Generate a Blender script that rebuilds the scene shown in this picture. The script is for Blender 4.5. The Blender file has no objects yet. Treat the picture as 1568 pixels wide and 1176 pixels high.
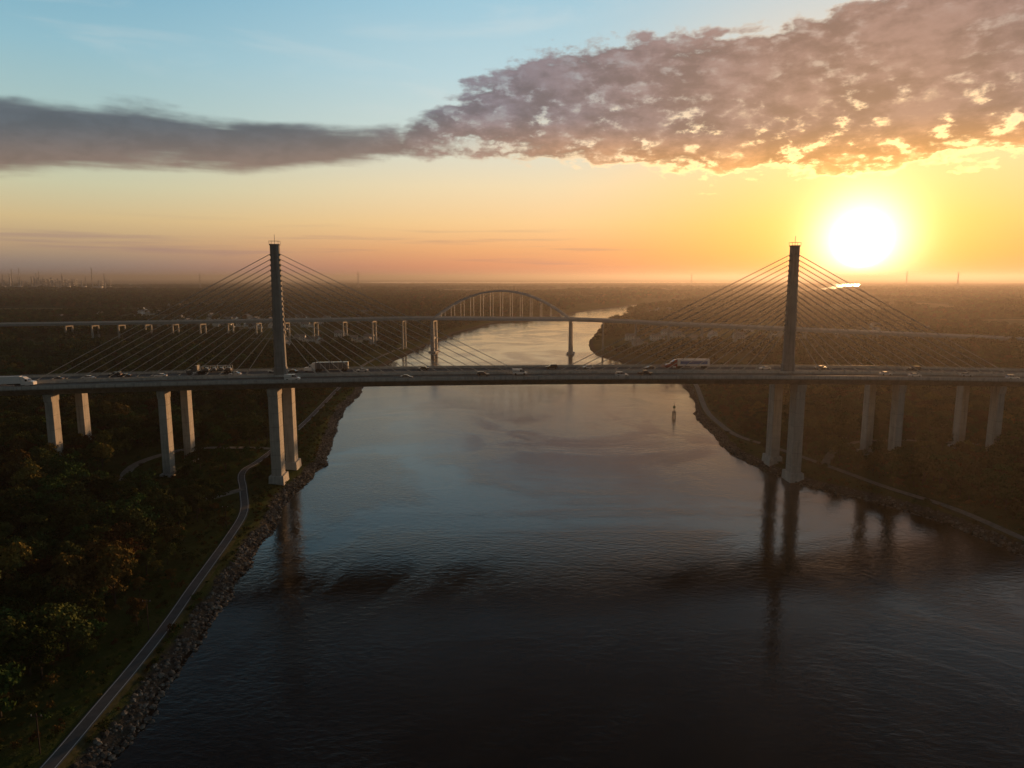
import bpy, math, random, bmesh
import numpy as np
from mathutils import Vector, Matrix
random.seed(7); rng=np.random.default_rng(11)
sc=bpy.context.scene
sc.view_settings.view_transform='Standard'; sc.view_settings.look='None'; sc.view_settings.exposure=0
COL=sc.collection
def lin(r,g,b):
    f=lambda c:(c/255/12.92) if c/255<=.04045 else ((c/255+.055)/1.055)**2.4
    return (f(r),f(g),f(b),1)
# ------------------------------------------------------------ camera
cam=bpy.data.cameras.new('camera'); co=bpy.data.objects.new('camera',cam); COL.objects.link(co)
co.location=(0,0,89); co.rotation_euler=(math.radians(90-8.52),0,0)
cam.sensor_width=36; cam.lens=24.96; cam.clip_start=1; cam.clip_end=200000
sc.camera=co
# ------------------------------------------------------------ node helpers
class NT:
    def __init__(s,t): s.t=t; s.n=t.nodes; s.l=t.links
    def put(s,sock,v):
        if v is None: return
        if isinstance(v,bpy.types.NodeSocket): s.l.new(v,sock)
        else: sock.default_value=v
    def m(s,op,a,b=None,c=None,clamp=False):
        n=s.n.new('ShaderNodeMath'); n.operation=op; n.use_clamp=clamp
        for i,v in enumerate((a,b,c)): s.put(n.inputs[i],v)
        return n.outputs[0]
    def sm(s,v,a,b,lo=0.,hi=1.):
        n=s.n.new('ShaderNodeMapRange'); n.interpolation_type='SMOOTHSTEP'
        s.put(n.inputs[0],v); s.put(n.inputs[1],a); s.put(n.inputs[2],b); s.put(n.inputs[3],lo); s.put(n.inputs[4],hi)
        return n.outputs[0]
    def ramp(s,f,stops,interp='LINEAR'):
        n=s.n.new('ShaderNodeValToRGB'); s.put(n.inputs[0],f); r=n.color_ramp; r.interpolation=interp
        while len(r.elements)>1: r.elements.remove(r.elements[-1])
        r.elements[0].position=stops[0][0]; r.elements[0].color=stops[0][1]
        for p,c in stops[1:]:
            e=r.elements.new(p); e.color=c
        return n.outputs[0]
    def mix(s,f,a,b,mode='MIX'):
        n=s.n.new('ShaderNodeMix'); n.data_type='RGBA'; n.blend_type=mode; n.clamp_factor=True
        s.put(n.inputs[0],f); s.put(n.inputs[6],a); s.put(n.inputs[7],b); return n.outputs[2]
    def xyz(s,x,y,z):
        n=s.n.new('ShaderNodeCombineXYZ'); s.put(n.inputs[0],x); s.put(n.inputs[1],y); s.put(n.inputs[2],z); return n.outputs[0]
    def sep(s,v):
        n=s.n.new('ShaderNodeSeparateXYZ'); s.l.new(v,n.inputs[0]); return n.outputs
    def noise(s,vec,scale,detail=4,rough=.55,dist=0.):
        n=s.n.new('ShaderNodeTexNoise'); s.put(n.inputs['Vector'],vec); n.inputs['Scale'].default_value=scale
        n.inputs['Detail'].default_value=detail; n.inputs['Roughness'].default_value=rough; n.inputs['Distortion'].default_value=dist
        return n.outputs[0]
    def vm(s,op,a,b):
        n=s.n.new('ShaderNodeVectorMath'); n.operation=op; s.put(n.inputs[0],a); s.put(n.inputs[1],b); return n
# ------------------------------------------------------------ world
SAZ,SEL=math.radians(25.8),math.radians(2.6)
S=Vector((math.sin(SAZ)*math.cos(SEL),math.cos(SAZ)*math.cos(SEL),math.sin(SEL)))
w=bpy.data.worlds.new('World'); sc.world=w; w.use_nodes=True
try:
    w.cycles.sampling_method='MANUAL'; w.cycles.sample_map_resolution=1024
except Exception: pass
T=NT(w.node_tree); T.n.clear()
tc=T.n.new('ShaderNodeTexCoord'); D=T.vm('NORMALIZE',tc.outputs['Generated'],None).outputs[0]
x,y,z=T.sep(D)
az=T.m('MULTIPLY',T.m('ARCTAN2',x,y),57.2958)
el=T.m('MULTIPLY',T.m('ARCSINE',z),57.2958)
f=T.m('MULTIPLY',el,1/45,clamp=True)
E=lambda d:d/45
UP=[(E(24),lin(84,118,136)),(E(29),lin(60,78,92)),(E(36),lin(46,52,60)),(1,lin(42,48,56))]
RL=T.ramp(f,[(0,lin(132,120,118)),(E(.9),lin(152,136,126)),(E(2.2),lin(190,160,128)),(E(4),lin(216,190,142)),(E(6.3),lin(206,204,170)),(E(10),lin(176,200,194)),(E(15),lin(146,190,204)),(E(20),lin(116,172,198))]+UP)
RC=T.ramp(f,[(0,lin(204,134,112)),(E(.8),lin(224,144,110)),(E(2.2),lin(240,174,120)),(E(4.2),lin(248,206,148)),(E(7.),lin(240,220,180)),(E(11),lin(206,220,214)),(E(15),lin(184,214,222)),(E(20),lin(158,202,220))]+UP)
RR=T.ramp(f,[(0,lin(226,128,54)),(E(1.2),lin(240,148,60)),(E(4),lin(248,182,94)),(E(8),lin(248,210,148)),(E(13),lin(230,216,192)),(E(20),lin(186,206,214))]+UP)
cosd=T.m('COSINE',T.m('SUBTRACT',T.m('ARCTAN2',x,y),SAZ))
dz=T.m('MULTIPLY',T.m('ARCCOSINE',cosd),57.2958)
sky=T.mix(T.sm(dz,26,60),RC,RL)
sky=T.mix(T.sm(dz,24,3),sky,RR)
back=T.sm(dz,60,120,1.,.20)
sky=T.mix(1.,sky,T.xyz(back,back,back),'MULTIPLY')
st=T.noise(T.xyz(T.m('MULTIPLY',az,.05),T.m('MULTIPLY',el,1.3),0.),1.,5,.55)
sb=T.m('MULTIPLY',T.sm(el,.2,1.2),T.sm(el,5.,2.2))
sf=T.m('MULTIPLY',T.m('MULTIPLY',T.sm(st,.5,.66),sb),T.sm(dz,5,22,.0,.42))
sky=T.mix(sf,sky,lin(150,120,128))
wi=T.noise(T.xyz(T.m('MULTIPLY',az,.06),T.m('MULTIPLY',el,.35),3.),1.,5,.6,.6)
sky=T.mix(T.m('MULTIPLY',T.sm(wi,.5,.75),T.sm(el,9,15,0.,.22)),sky,lin(225,226,222))
ang=T.m('MULTIPLY',T.m('ARCCOSINE',T.m('MINIMUM',T.vm('DOT_PRODUCT',D,S).outputs['Value'],1.)),57.2958)
g1=T.m('EXPONENT',T.m('MULTIPLY',T.m('POWER',T.m('DIVIDE',ang,.75),2.),-1.))
g1b=T.m('EXPONENT',T.m('MULTIPLY',T.m('POWER',T.m('DIVIDE',ang,2.75),2.),-1.))
g2=T.m('EXPONENT',T.m('DIVIDE',ang,-3.6))
g3=T.m('EXPONENT',T.m('DIVIDE',ang,-10.))
def scl(col,fac):
    n=T.n.new('ShaderNodeVectorMath'); n.operation='SCALE'; T.put(n.inputs[0],col); T.put(n.inputs[3],fac); return n.outputs[0]
add=lambda a,b:T.vm('ADD',a,b).outputs[0]
glow=add(add(scl((900.,520.,240.),g1),scl((2.3,2.0,1.5),g1b)),add(scl((1.,.58,.18),T.m('MULTIPLY',g2,1.3)),scl((.5,.20,.03),T.m('MULTIPLY',g3,.32))))
sky=add(sky,glow)
fa=T.m('DIVIDE',T.m('ADD',az,60.),120.,clamp=True)
A=lambda a:(a+60)/120
g=lambda v:(v/25,v/25,v/25,1)
TOP=T.m('MULTIPLY',T.ramp(fa,[(0,g(9.5)),(A(-42),g(11)),(A(-34),g(11.5)),(A(-27),g(11.8)),(A(-18.7),g(11.6)),(A(-11.7),g(11.2)),(A(-8.5),g(11.3)),(A(-6.4),g(12.6)),(A(-3.2),g(14.4)),(A(.8),g(16)),(A(7.2),g(17.2)),(A(17.6),g(17.3)),(A(24),g(18.4)),(A(34),g(19.8)),(A(50),g(21)),(1,g(10))]),25.)
BOT=T.m('MULTIPLY',T.ramp(fa,[(0,g(9.5)),(A(-42),g(6.4)),(A(-35),g(6.6)),(A(-27),g(7.2)),(A(-19),g(7.6)),(A(-11.7),g(8.2)),(A(-7),g(8.9)),(A(-4),g(9.4)),(A(6),g(8.6)),(A(15.7),g(7.4)),(A(25),g(7.4)),(A(35),g(7.6)),(A(50),g(9)),(1,g(10))]),25.)
right=T.sm(az,-13,-2)
near=T.sm(dz,34,2)
n1=T.noise(T.xyz(T.m('MULTIPLY',az,.28),T.m('MULTIPLY',el,.6),1.7),1.,6,.6,.15)
n2=T.noise(T.xyz(T.m('MULTIPLY',az,.55),T.m('MULTIPLY',el,1.05),5.),1.,6,.58,.1)
n3=T.noise(T.xyz(T.m('MULTIPLY',az,.07),T.m('MULTIPLY',el,.6),9.),1.,5,.5,.2)
lo=T.m('SUBTRACT',el,BOT); hi=T.m('SUBTRACT',TOP,el)
amp=T.m('ADD',T.m('MULTIPLY',right,3.0),.6)
edge=T.m('ADD',T.m('ADD',T.m('MINIMUM',lo,hi),T.m('MULTIPLY',T.m('SUBTRACT',n1,.47),amp)),T.m('MULTIPLY',T.m('SUBTRACT',n3,.5),3.0))
edge=T.m('ADD',edge,T.m('MULTIPLY',T.m('SUBTRACT',n2,.5),T.m('ADD',T.m('MULTIPLY',right,2.6),.5)))
dens=T.sm(edge,-.1,T.m('ADD',1.0,T.m('MULTIPLY',right,-.1)))
gap=T.sm(n2,.50,.68)
patch=T.sm(n1,.60,.42,.25,1.)
gapw=T.m('MULTIPLY',T.m('MULTIPLY',T.m('MULTIPLY',right,patch),T.sm(lo,8.5,1.,.25,1.)),T.m('ADD',.7,T.m('MULTIPLY',near,.3)))
dens=T.m('MULTIPLY',dens,T.m('SUBTRACT',1.,T.m('MULTIPLY',gap,gapw)))
cl=T.mix(right,lin(86,94,104),lin(112,108,120))
cl=T.mix(near,cl,lin(144,114,104))
und=T.sm(lo,3.6,.0)
cl=T.mix(T.m('MULTIPLY',und,T.m('ADD',.18,T.m('MULTIPLY',near,.62))),cl,lin(240,166,88))
tex=T.sm(T.m('ADD',T.m('MULTIPLY',n2,.5),T.m('MULTIPLY',n1,.5)),.38,.60,.74,1.26)
texm=T.m('ADD',T.m('MULTIPLY',T.m('SUBTRACT',tex,1.),T.m('ADD',.35,T.m('MULTIPLY',right,.65))),1.)
cl=scl(cl,texm)
rim=T.m('SUBTRACT',1.,T.m('ABSOLUTE',T.m('SUBTRACT',T.m('MULTIPLY',dens,2.),1.)))
skyb=add(sky,scl((1.,.64,.24),T.m('MULTIPLY',T.m('MULTIPLY',near,rim),T.m('MULTIPLY',T.sm(lo,7.,0.,.12,1.),1.7))))
res=T.mix(T.m('MULTIPLY',dens,.97),skyb,cl)
ns=T.n.new('ShaderNodeTexSky'); ns.sky_type='NISHITA'; ns.sun_disc=False; ns.sun_elevation=SEL; ns.sun_rotation=SAZ; ns.dust_density=2.
b1=T.n.new('ShaderNodeBackground'); T.put(b1.inputs[0],res); b1.inputs[1].default_value=.97
b2=T.n.new('ShaderNodeBackground'); T.put(b2.inputs[0],ns.outputs[0]); b2.inputs[1].default_value=.012
ad=T.n.new('ShaderNodeAddShader'); T.l.new(b1.outputs[0],ad.inputs[0]); T.l.new(b2.outputs[0],ad.inputs[1])
ow=T.n.new('ShaderNodeOutputWorld'); T.l.new(ad.outputs[0],ow.inputs[0])
sl=bpy.data.lights.new('sun','SUN'); sl.energy=5.; sl.angle=math.radians(.5); sl.color=(1,.50,.20)
so=bpy.data.objects.new('sun',sl); COL.objects.link(so); so.rotation_euler=S.to_track_quat('Z','Y').to_euler(); so.location=(300,600,300)
# ------------------------------------------------------------ materials
def mat(name,c1,c2=None,scale=1.,rough=.8,metal=0.,detail=3,objrand=0.,spec=.4,streak=0.,matte=False):
    m_=bpy.data.materials.new(name); m_.use_nodes=True; t=NT(m_.node_tree); b=t.n['Principled BSDF']
    if matte:
        t.n.remove(b); b=t.n.new('ShaderNodeBsdfDiffuse'); t.l.new(b.outputs[0],t.n['Material Output'].inputs['Surface']); bc=b.inputs['Color']
    else:
        b.inputs['Roughness'].default_value=rough; b.inputs['Metallic'].default_value=metal; b.inputs['Specular IOR Level'].default_value=spec; bc=b.inputs['Base Color']
    if c2 is None: bc.default_value=(*c1,1)
    else:
        tcn=t.n.new('ShaderNodeTexCoord'); n=t.noise(tcn.outputs['Object'],scale,detail,.6)
        c=t.ramp(n,[(.3,(*c1,1)),(.7,(*c2,1))])
        if streak:
            mp=t.n.new('ShaderNodeMapping'); mp.inputs['Scale'].default_value=(1.,1.,.06); t.l.new(tcn.outputs['Object'],mp.inputs[0])
            s_=t.noise(mp.outputs[0],.9,4,.6); k=t.sm(s_,.45,.7,1.,1-streak); c=t.mix(1.,c,t.xyz(k,k,k),'MULTIPLY')
        if objrand:
            oi=t.n.new('ShaderNodeObjectInfo'); hs=t.n.new('ShaderNodeHueSaturation')
            t.put(hs.inputs['Value'],t.m('ADD',t.m('MULTIPLY',oi.outputs['Random'],objrand),1-objrand*.5))
            t.put(hs.inputs['Hue'],t.m('ADD',t.m('MULTIPLY',oi.outputs['Random'],.05),.475)); t.l.new(c,hs.inputs['Color']); c=hs.outputs[0]
        t.l.new(c,bc)
    return m_
M_conc=mat('concrete',(.38,.365,.34),(.50,.48,.45),.35,.85,streak=.3)
M_deck=mat('deck_concrete',(.20,.195,.185),(.30,.29,.27),.2,.85,streak=.3)
M_conc2=mat('concrete_light',(.44,.43,.41),(.58,.57,.54),.5,.85,streak=.25)
M_pyl=mat('pylon_concrete',(.22,.22,.218),(.31,.305,.295),.25,.85,streak=.3,spec=.2)
M_road=mat('bridge_asphalt',(.05,.05,.052),(.085,.083,.08),.4,.9)
M_white=mat('road_paint',(.78,.78,.75)); M_yel=mat('road_paint_yellow',(.6,.42,.08))
M_cable=mat('cable_sheath',(.46,.46,.45),rough=.55,spec=.5)
M_steel=mat('painted_steel',(.38,.44,.50),(.48,.54,.60),.3,.6)
M_gravel=mat('gravel',(.16,.15,.13),(.26,.25,.22),.6,.95)
M_path=mat('path_asphalt',(.08,.084,.092),(.125,.128,.135),.5,.9)
M_verge=mat('verge',(.04,.045,.022),(.085,.08,.045),.8,.95,matte=True)
M_rock=mat('rock',(.06,.058,.053),(.22,.21,.20),.7,.9,objrand=1.2,matte=True)
M_bark=mat('bark',(.05,.04,.03),(.09,.07,.055),2.,.95,matte=True)
M_leaf=[mat('foliage_green',(.024,.046,.012),(.066,.098,.028),.35,objrand=.9,detail=2,matte=True),
        mat('foliage_olive',(.040,.050,.014),(.096,.098,.030),.35,objrand=.9,detail=2,matte=True),
        mat('foliage_rust',(.070,.040,.014),(.14,.082,.030),.35,objrand=.8,detail=2,matte=True),
        mat('foliage_gold',(.084,.062,.018),(.16,.114,.036),.35,objrand=.8,detail=2,matte=True)]
M_glass=mat('dark_glass',(.01,.012,.015),rough=.1,spec=.6)
M_tyre=mat('tyre',(.02,.02,.02))
M_field=mat('field_crop',(.14,.125,.06),(.26,.22,.12),.01,matte=True)
M_fieldg=mat('field_grass',(.06,.09,.03),(.10,.13,.05),.01,matte=True)
# ------------------------------------------------------------ mesh builder
class MB:
    def __init__(s): s.v=[]; s.f=[]; s.m=[]
    def add(s,vs,fs,mi=0):
        o=len(s.v); s.v+= [tuple(p) for p in vs]; s.f+=[tuple(i+o for i in q) for q in fs]; s.m+=[mi]*len(fs)
    def box(s,c,d,mi=0,top=1.,topy=None):
        cx,cy,cz=c; a,b,h=d[0]/2,d[1]/2,d[2]/2; ty=top if topy is None else topy
        s.add([(cx-a,cy-b,cz-h),(cx+a,cy-b,cz-h),(cx+a,cy+b,cz-h),(cx-a,cy+b,cz-h),
               (cx-a*top,cy-b*ty,cz+h),(cx+a*top,cy-b*ty,cz+h),(cx+a*top,cy+b*ty,cz+h),(cx-a*top,cy+b*ty,cz+h)],
              [(0,3,2,1),(4,5,6,7),(0,1,5,4),(1,2,6,5),(2,3,7,6),(3,0,4,7)],mi)
    def strut(s,p,q,wd,hd=None,mi=0,n=4):
        p=Vector(p); q=Vector(q); hd=hd or wd; d=(q-p).normalized()
        up=Vector((0,0,1)) if abs(d.z)<.95 else Vector((1,0,0)); r=d.cross(up).normalized(); u=r.cross(d).normalized()
        vs=[]
        for e in (p,q):
            for k in range(n):
                an=math.pi/n+2*math.pi*k/n; kf=math.sqrt(2) if n==4 else 1
                vs.append(e+r*(math.cos(an)*wd/2*kf)+u*(math.sin(an)*hd/2*kf))
        fs=[(k,(k+1)%n,n+(k+1)%n,n+k) for k in range(n)]+[tuple(range(n))[::-1],tuple(range(n,2*n))]
        s.add(vs,fs,mi)
    def loft(s,secs,mi=0):
        n=len(secs[0]); vs=[p for q in secs for p in q]; fs=[]
        for i in range(len(secs)-1):
            for k in range(n): fs.append((i*n+k,i*n+(k+1)%n,(i+1)*n+(k+1)%n,(i+1)*n+k))
        fs+= [tuple(range(n))[::-1],tuple(range((len(secs)-1)*n,len(secs)*n))]
        s.add(vs,fs,mi)
    def mesh(s,name,mats):
        me=bpy.data.meshes.new(name); me.from_pydata(s.v,[],s.f); me.polygons.foreach_set('material_index',s.m)
        for m_ in mats: me.materials.append(m_)
        me.update(); return me
    def obj(s,name,mats,parent=None,loc=(0,0,0),rz=0.):
        o=bpy.data.objects.new(name,s.mesh(name,mats)); COL.objects.link(o); o.location=loc; o.rotation_euler=(0,0,rz)
        if parent: o.parent=parent
        return o
def empty(name,loc=(0,0,0),rz=0.):
    o=bpy.data.objects.new(name,None); COL.objects.link(o); o.location=loc; o.rotation_euler=(0,0,rz); o.empty_display_size=2; return o
# ------------------------------------------------------------ terrain
LB=np.array([(-70,-2000),(-74,-100),(-74,60),(-74.2,118),(-74.4,137),(-77.3,170),(-82.6,214),(-90,277),(-90,322),(-96,360),(-107,417),(-120,552),(-130,704),(-118,887),(-89,1152),(-32,1440),(38,1590),(141,1788),(369,2294),(523,2530),(980,3100),(2100,5000),(3700,8200),(4300,9500),(4300,90000)],float)
RB=np.array([(320,-2000),(215,20),(185,140),(165,218),(160,250),(144,276),(127,293),(117,322),(113.5,360),(115,408),(120.5,458),(134,521),(142,580),(150,660),(146,700),(118,748),(96,811),(101,920),(113,1029),(176,1363),(288,1789),(366,2092),(486,2330),(640,2560),(1130,3050),(2280,5000),(4000,8200),(4700,9500),(4700,90000)],float)
def vn(x,y,seed=0):
    x=np.asarray(x,float); y=np.asarray(y,float); xi=np.floor(x); yi=np.floor(y); fx=x-xi; fy=y-yi
    fx=fx*fx*(3-2*fx); fy=fy*fy*(3-2*fy)
    def h(a,b):
        v=np.sin(a*127.1+b*311.7+seed*74.7)*43758.5453; return v-np.floor(v)
    return (h(xi,yi)*(1-fx)+h(xi+1,yi)*fx)*(1-fy)+(h(xi,yi+1)*(1-fx)+h(xi+1,yi+1)*fx)*fy
def fbm(x,y,seed=0):
    return vn(x,y,seed)*.55+vn(x*2.1,y*2.1,seed+1)*.28+vn(x*4.3,y*4.3,seed+2)*.17
def smi(y,P):
    o=0
    for k,wt in ((-9,.2),(-4,.2),(0,.2),(4,.2),(9,.2)): o=o+wt*np.interp(y+k,P[:,1],P[:,0])
    return o
def xl(y): y=np.asarray(y,float); return smi(y,LB)+(vn(y/11,0*y,3)-.5)*2.2+(vn(y/45,0*y,4)-.5)*4*(y>330)
def xr(y): y=np.asarray(y,float); return smi(y,RB)+(vn(y/11,0*y,5)-.5)*2.2+(vn(y/45,0*y,6)-.5)*4*(y>330)
def cosf(y,P):
    s_=(np.interp(y+15,P[:,1],P[:,0])-np.interp(y-15,P[:,1],P[:,0]))/30; return 1/np.sqrt(1+s_*s_)
def bankd(x,y): return np.maximum((xl(y)-x)*cosf(y,LB),(x-xr(y))*cosf(y,RB))
def hland(d,x,y):
    z=np.interp(d,[-60,-10,-3,0,6,10,28,60,150,400],[-9,-5,-1.4,0,2.5,3.1,3.7,7.,9.5,12])
    k=np.clip((d-30)/200,0,1); z=z+k*(fbm(x/170,y/170,20)-.5)*9
    kk=np.clip((d-500)/2500,0,1)*np.clip((y-1500)/3000,0,1); z=z+kk*(fbm(x/900,y/900,30)-.5)*14
    z=np.where((d>60),z*(1-np.clip((y-4500)/3500,0,1)*.75)+1.*np.clip((y-4500)/3500,0,1),z)
    # the wide river close to the horizon
    lim0=10200+2600*(vn(x/2200,y*0,40)-.5); lim1=15000+3000*(vn(x/3000,y*0,41)-.5)
    riv=(y>lim0)&(y<lim1)&(x>-2600)&(x<4300)
    riv4=(y>12500+1500*(vn(x/1800,y*0,42)-.5))&(y<14500)&(x>=4700)&(fbm(x/2500,y*0,43)>.42)
    riv2=(y>6800)&(y<7300)&(x>5200)&(x<7500)
    riv3=(y>8600)&(y<10400)&(x<-3600)&(x>-6000)
    return np.where((riv|riv2|riv3|riv4)&(d>0),-3.,z)
def terr(x,y): return hland(bankd(x,y),x,y)
offs=[0,1,2,3,4.5,6,8,10,13,17,22,28,34]+list(range(42,300,9))+list(range(310,700,22))
v=700.
while v<70000: offs.append(v); v*=1.06
offs=np.array(offs,float); rows=[-1200,-600,-300,-150]+list(range(-90,700,3))+list(range(700,1300,7)); v=1300.
while v<80000: rows.append(v); v*=1.013
rows=np.array(rows,float)
bed=np.array([.02,.06,.2,.5,.8,.94,.98])
L=xl(rows); R=xr(rows); cL=cosf(rows,LB); cR=cosf(rows,RB)
XX=np.hstack([L[:,None]-offs[::-1][None,:]/cL[:,None],L[:,None]+(R-L)[:,None]*bed[None,:],R[:,None]+offs[None,:]/cR[:,None]])
YY=np.repeat(rows[:,None],XX.shape[1],1); DD=bankd(XX,YY); ZZ=hland(DD,XX,YY)
nr,nc=XX.shape
vv=np.stack([XX,YY,ZZ],-1).reshape(-1,3)
idx=np.arange(nr*nc).reshape(nr,nc); F=np.stack([idx[:-1,:-1],idx[:-1,1:],idx[1:,1:],idx[1:,:-1]],-1).reshape(-1,4)
gm=bpy.data.meshes.new('ground'); gm.vertices.add(len(vv)); gm.vertices.foreach_set('co',vv.ravel())
gm.loops.add(F.size); gm.loops.foreach_set('vertex_index',F.ravel().astype(np.int32)); gm.polygons.add(len(F))
gm.polygons.foreach_set('loop_start',np.arange(0,F.size,4,dtype=np.int32)); gm.polygons.foreach_set('loop_total',np.full(len(F),4,np.int32))
gm.update(calc_edges=True); gm.polygons.foreach_set('use_smooth',np.ones(len(F),bool))
at=gm.attributes.new('bank','FLOAT','POINT'); at.data.foreach_set('value',DD.ravel().astype(np.float32))
go=bpy.data.objects.new('ground',gm); COL.objects.link(go)
m_=bpy.data.materials.new('ground_cover'); m_.use_nodes=True; t=NT(m_.node_tree); t.n.remove(t.n['Principled BSDF']); b=t.n.new('ShaderNodeBsdfDiffuse'); t.l.new(b.outputs[0],t.n['Material Output'].inputs['Surface'])
tcn=t.n.new('ShaderNodeTexCoord'); P=tcn.outputs['Object']
a_=t.n.new('ShaderNodeAttribute'); a_.attribute_name='bank'; bd=a_.outputs['Fac']
na=t.noise(P,.03,6,.6); nb=t.noise(P,.6,5,.65); ncc=t.noise(P,.0022,5,.55)
grass=t.mix(t.sm(na,.35,.65),(.034,.058,.014,1),(.080,.092,.032,1))
grass=t.mix(t.sm(nb,.5,.75,0.,.5),grass,(.11,.10,.055,1))
far=t.mix(t.sm(ncc,.48,.56,0.,.75),grass,(.16,.145,.085,1))
grass=t.mix(t.sm(bd,150.,500.),grass,far)
stone=t.mix(nb,(.030,.028,.024,1),(.10,.092,.080,1))
c=t.mix(t.sm(t.m('ADD',bd,t.m('MULTIPLY',nb,4.)),6.,8.5),stone,grass)
c=t.mix(t.sm(bd,1.6,.6),c,(.014,.013,.012,1))
t.l.new(c,b.inputs['Color']); bn=t.n.new('ShaderNodeBump'); bn.inputs['Distance'].default_value=.5; t.l.new(nb,bn.inputs['Height']); t.l.new(bn.outputs[0],b.inputs['Normal'])
gm.materials.append(m_)
# water
mb=MB(); mb.add([(-70000,-1200,0),(70000,-1200,0),(70000,80000,0),(-70000,80000,0)],[(0,1,2,3)])
m_=bpy.data.materials.new('water'); m_.use_nodes=True; t=NT(m_.node_tree); b=t.n['Principled BSDF']
b.inputs['Base Color'].default_value=(.010,.008,.006,1); b.inputs['IOR'].default_value=1.33; b.inputs['Specular IOR Level'].default_value=.5
P=t.n.new('ShaderNodeTexCoord').outputs['Object']
mp=t.n.new('ShaderNodeMapping'); t.l.new(P,mp.inputs[0]); mp.inputs['Scale'].default_value=(.75,1.1,1); mp.inputs['Rotation'].default_value=(0,0,.25)
w1=t.noise(mp.outputs[0],.55,4,.65,.3); w2=t.noise(mp.outputs[0],.05,3,.5,.8); w3=t.noise(P,.010,5,.62,1.6)
calm=t.sm(w3,.42,.60,.35,1.)
h=t.m('ADD',t.m('MULTIPLY',t.m('MULTIPLY',w1,calm),.13),t.m('MULTIPLY',w2,.08))
bn=t.n.new('ShaderNodeBump'); bn.inputs['Strength'].default_value=1.; bn.inputs['Distance'].default_value=1.; t.l.new(h,bn.inputs['Height']); t.l.new(bn.outputs[0],b.inputs['Normal'])
t.put(b.inputs['Roughness'],t.sm(w3,.42,.60,.08,.14))
mb.obj('canal_water',[m_])
# ------------------------------------------------------------ main bridge
BA=math.radians(3.06); BM=Vector((12,311,0)); PA=112.3
def bw(a,v,zz=0): return Vector((BM.x+a*math.cos(BA)-v*math.sin(BA),BM.y+a*math.sin(BA)+v*math.cos(BA),zz))
dz_=lambda a:47.4-6e-5*a*a
br=empty('cable_stayed_bridge',BM,BA)
As=np.arange(-800,801,10.)
def sweep(name,sec,mats,par=br,zf=dz_,aa=As):
    mb=MB(); mb.loft([[(a,p[0],zf(a)+p[1]) for p in sec] for a in aa]); return mb.obj(name,mats,par)
sweep('deck',[(-19.3,0),(-19.3,-.45),(-15.5,-.8),(-12.8,-3.3),(-6.2,-3.3),(-4,-.8),(4,-.8),(6.2,-3.3),(12.8,-3.3),(15.5,-.8),(19.3,-.45),(19.3,0)],[M_deck])
for i,sg in enumerate((-1,1)):
    s0,s1=sorted((sg*2.7,sg*18.8)); sweep('road_surface_%d'%i,[(s0,.0),(s0,.03),(s1,.03),(s1,.0)],[M_road])
    c_=sg*19.05; sweep('edge_barrier_%d'%i,[(c_-.28,-.1),(c_-.28,.3),(c_-.13,1.1),(c_+.13,1.1),(c_+.28,.3),(c_+.28,-.1)],[M_conc2])
    c_=sg*2.4; sweep('median_barrier_%d'%i,[(c_-.3,-.05),(c_-.12,.95),(c_+.12,.95),(c_+.3,-.05)],[M_conc2])
    sweep('edge_rail_%d'%i,[(sg*19.05-.05,1.35),(sg*19.05-.05,1.45),(sg*19.05+.05,1.45),(sg*19.05+.05,1.35)],[M_cable])
mb=MB()
for sg in (-1,1):
    for yy,mi in ((4.6,1),(15.6,0)):
        for i in range(len(As)-1):
            a0,a1=As[i],As[i+1]; mb.add([(a0,sg*yy-.1,dz_(a0)+.045),(a1,sg*yy-.1,dz_(a1)+.045),(a1,sg*yy+.1,dz_(a1)+.045),(a0,sg*yy+.1,dz_(a0)+.045)],[(0,1,2,3)],mi)
    for yy in (8.26,11.93):
        for a0 in np.arange(-795,795,12.2): mb.add([(a0,sg*yy-.09,dz_(a0)+.045),(a0+3,sg*yy-.09,dz_(a0+3)+.045),(a0+3,sg*yy+.09,dz_(a0+3)+.045),(a0,sg*yy+.09,dz_(a0)+.045)],[(0,1,2,3)],0)
mb.obj('lane_markings',[M_white,M_yel],br)
mb=MB()
for a0 in np.arange(-795,795,3.05): mb.box((a0,-19.36,dz_(a0)+.45),(.07,.06,1.2))
for a0 in np.arange(-790,790,15.2): mb.box((a0,-19.4,dz_(a0)-.5),(.3,.2,.9)); mb.box((a0,19.4,dz_(a0)-.5),(.3,.2,.9))
mb.obj('fascia_joints',[M_pyl],br)
def octs(cx,cy,zz,wx,wy,ch=.22):
    a,b_=wx/2,wy/2; c_=min(a,b_)*ch*2
    return [(cx-a+c_,cy-b_,zz),(cx+a-c_,cy-b_,zz),(cx+a,cy-b_+c_,zz),(cx+a,cy+b_-c_,zz),(cx+a-c_,cy+b_,zz),(cx-a+c_,cy+b_,zz),(cx-a,cy+b_-c_,zz),(cx-a,cy-b_+c_,zz)]
ZT=103.
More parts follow.
